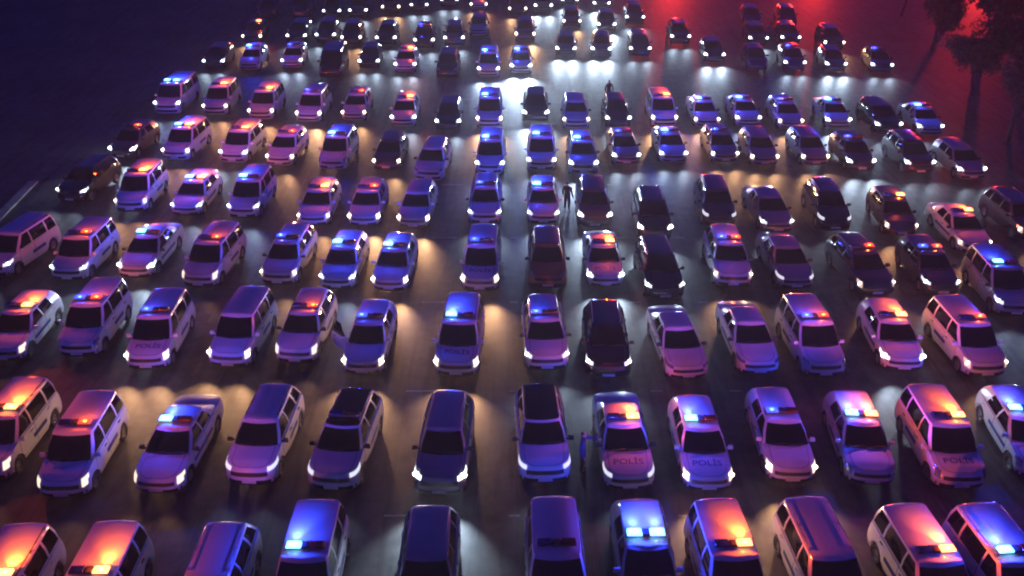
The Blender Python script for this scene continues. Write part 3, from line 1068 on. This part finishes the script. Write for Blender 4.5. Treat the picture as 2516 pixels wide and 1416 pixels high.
ROWNAME = ['nearest row'] + [w + ' nearest row' for w in ORD[1:9]] + ['farthest row']
count = {}
total = {}
for c in CARS: total[c[0]] = total.get(c[0], 0) + 1
for (row, T, paint, bar, head, x, y, yaw, opts) in CARS:
    k = count.get(row, 0)
    count[row] = k + 1
    desc = PAINT_WORD[paint] + (' police ' if paint == 'w' or bar != '-' else ' ') + TYPE_WORD[T]
    if bar in ('b', 'bd', 'B'): desc += ' with blue beacon lit'  # lit bars include those added for roof colour
    elif bar in ('r', 'rd', 'R'): desc += ' with red beacon lit'
    elif bar in ('br', 'brd'): desc += ' with red and blue beacons'
    elif bar == 'o': desc += ' with unlit light bar'
    elif head == '-': desc += ' without lights on'
    if 'opendoor' in opts: desc += ', door open'
    place = ('leftmost' if k == 0 else 'rightmost' if k == total[row] - 1 else ORD[k] + ' from left')
    make_car(row, k, T, paint, bar, head, x, y, yaw, f'{desc}, {place} in {ROWNAME[row]}', opts)

# ------------------------------------------------------------------ trees and bushes beside the car park
rng = random.Random(5)
LEAF = mat('tree_leaves', (.075, .085, .03), .7, noise=(1.5, .5))
BARK = mat('bark', (.10, .075, .055), .9, noise=(5, .4))
def tree_meshes(seed, h):
    r = random.Random(seed)
    V, F = [], []
    tips = []
    def limb(p, d, ln, r0, depth):
        seg = 4
        prev = None
        for i in range(seg + 1):
            rr = r0 * (1 - .55 * i / seg)
            a = Vector((1, 0, 0)) if abs(d.x) < .8 else Vector((0, 1, 0))
            u = d.cross(a).normalized(); v = d.cross(u)
            b = len(V)
            for k in range(6):
                t = k * math.pi / 3
                q = p + (u * math.cos(t) + v * math.sin(t)) * rr
                V.append(tuple(q))
            if prev is not None:
                for k in range(6):
                    F.append((prev + k, prev + (k + 1) % 6, b + (k + 1) % 6, b + k))
            prev = b
            if i < seg:
                p = p + d * (ln / seg)
                d = (d + Vector((r.uniform(-.2, .2), r.uniform(-.2, .2), r.uniform(-.05, .12)))).normalized()
            if depth < 2 and i >= 2:
                for _ in range(2):
                    dd = (d * .4 + Vector((r.uniform(-1, 1), r.uniform(-1, 1), r.uniform(.0, .7)))).normalized()
                    limb(p.copy(), dd, ln * r.uniform(.45, .7), rr * .55, depth + 1)
        tips.append(p.copy())
        if depth > 0: tips.append(p - d * ln * .4)
    limb(Vector((0, 0, -.15)), Vector((0, 0, 1)), h * .5, h * .035, 0)
    trunk = mesh_from('trunk_wood', V, F)
    V2, F2 = [], []
    for tp in tips:
        for _ in range(3):
            c = tp + Vector((r.gauss(0, .35), r.gauss(0, .35), r.gauss(0, .28)))
            rad = r.uniform(.3, .65)
            for _ in range(46):
                d = Vector((r.gauss(0, 1), r.gauss(0, 1), r.gauss(0, .8))).normalized() * rad * r.uniform(.4, 1) ** .6
                q = c + d
                s = r.uniform(.07, .15)
                u = Vector((r.gauss(0, 1), r.gauss(0, 1), r.gauss(0, 1))).normalized()
                w = u.cross(d).normalized() if u.cross(d).length > 1e-4 else Vector((1, 0, 0))
                b = len(V2)
                V2 += [tuple(q - u * s), tuple(q + w * s * .5), tuple(q + u * s), tuple(q - w * s * .5)]
                F2.append((b, b + 1, b + 2, b + 3))
    me = bpy.data.meshes.new('crown_leaves')
    me.from_pydata(V2, [], F2)
    me.materials.append(None)
    return trunk, me
TREES = [tree_meshes(11, 6.0), tree_meshes(23, 5.0), tree_meshes(31, 6.6)]
TSPOT = [(34.0, 61.2, 0, 0.95, 'tree lowest on the right edge, beyond the blue lit sedan'),
         (35.9, 71.5, 1, 1.00, 'tree between the right edge and the last blue lit sedan of its row'),
         (39.8, 72.6, 2, 0.95, 'tree on the right edge behind the lowest one'),
         (38.3, 85.2, 0, 0.95, 'tree standing next to the rightmost car of the eighth row'),
         (42.3, 84.4, 2, 1.05, 'tree in the red glow right of the eighth row'),
         (48.4, 89.8, 1, 1.10, 'tree highest on the right edge in the red glow'),
         (40.6, 99.3, 1, 1.00, 'tree at the top, behind the rightmost cars in the red glow'),
         (46.9, 101.2, 2, 1.00, 'tree at the top near the right corner')]
for i, (x, y, k, s, lab) in enumerate(TSPOT):
    t = bpy.data.objects.new('tree', None)
    t.location = (x, y, 0); t.rotation_euler = (0, 0, i * 1.9); t.scale = (s, s, s)
    link(t)
    tag(t, lab, 'tree', 'trees along the right side of the car park')
    inst('trunk', TREES[k][0], BARK, t)
    inst('crown', TREES[k][1], LEAF, t)

# ------------------------------------------------------------------ unseen police vans, added to cast the red glow
for (x, y, yaw, b, lab) in ((68.0, 140.0, -14, 'R', 'unseen white police van added for the red glow, far beyond the trees'),
                            (46.0, 148.0, -8, 'R', 'unseen white police van added for the red glow, past the top right corner'),
                            (24.0, 146.0, -2, 'R', 'unseen white police van added for the red glow, behind the farthest row')):
    make_car(8, 0, 'V', 'w', b, '-', x, y, yaw, lab, ('strobe',))

# ------------------------------------------------------------------ hazy night air
V, F = [], []
box_geo(V, F, (0, 70, 11.1), (260, 220, 24.0))
hz = bpy.data.materials.new('haze_air')
hz.use_nodes = True
nt = hz.node_tree
nt.nodes.remove(nt.nodes['Principled BSDF'])
pv = nt.nodes.new('ShaderNodeVolumePrincipled')
pv.inputs['Color'].default_value = (.9, .9, .95, 1)
pv.inputs['Density'].default_value = HAZE
pv.inputs['Anisotropy'].default_value = .55
nt.links.new(pv.outputs[0], nt.nodes['Material Output'].inputs['Volume'])
hz.cycles.homogeneous_volume = True
haze = inst('haze', mesh_from('haze_box', V, F, smooth=False), hz)
haze['kind'] = 'stuff'
haze['label'] = 'thin haze hanging over the whole car park'

# ------------------------------------------------------------------ added pale strip standing for beam-lit ground at the left edge
V, F = [], []
for k in range(8):
    box_geo(V, F, (-28.9 - .06 * k, 47.4 + .82 * k, .06), (.55, .80, .12), Matrix.Rotation(R(4), 3, 'Z'))
strip_ob = inst('lit_strip', bevel_mesh('lit_strip_blocks', V, F, .015, 1), mat('beam_lit_ground', (.38, .35, .31), .85, noise=(2, .25)))
strip_ob['kind'] = 'structure'
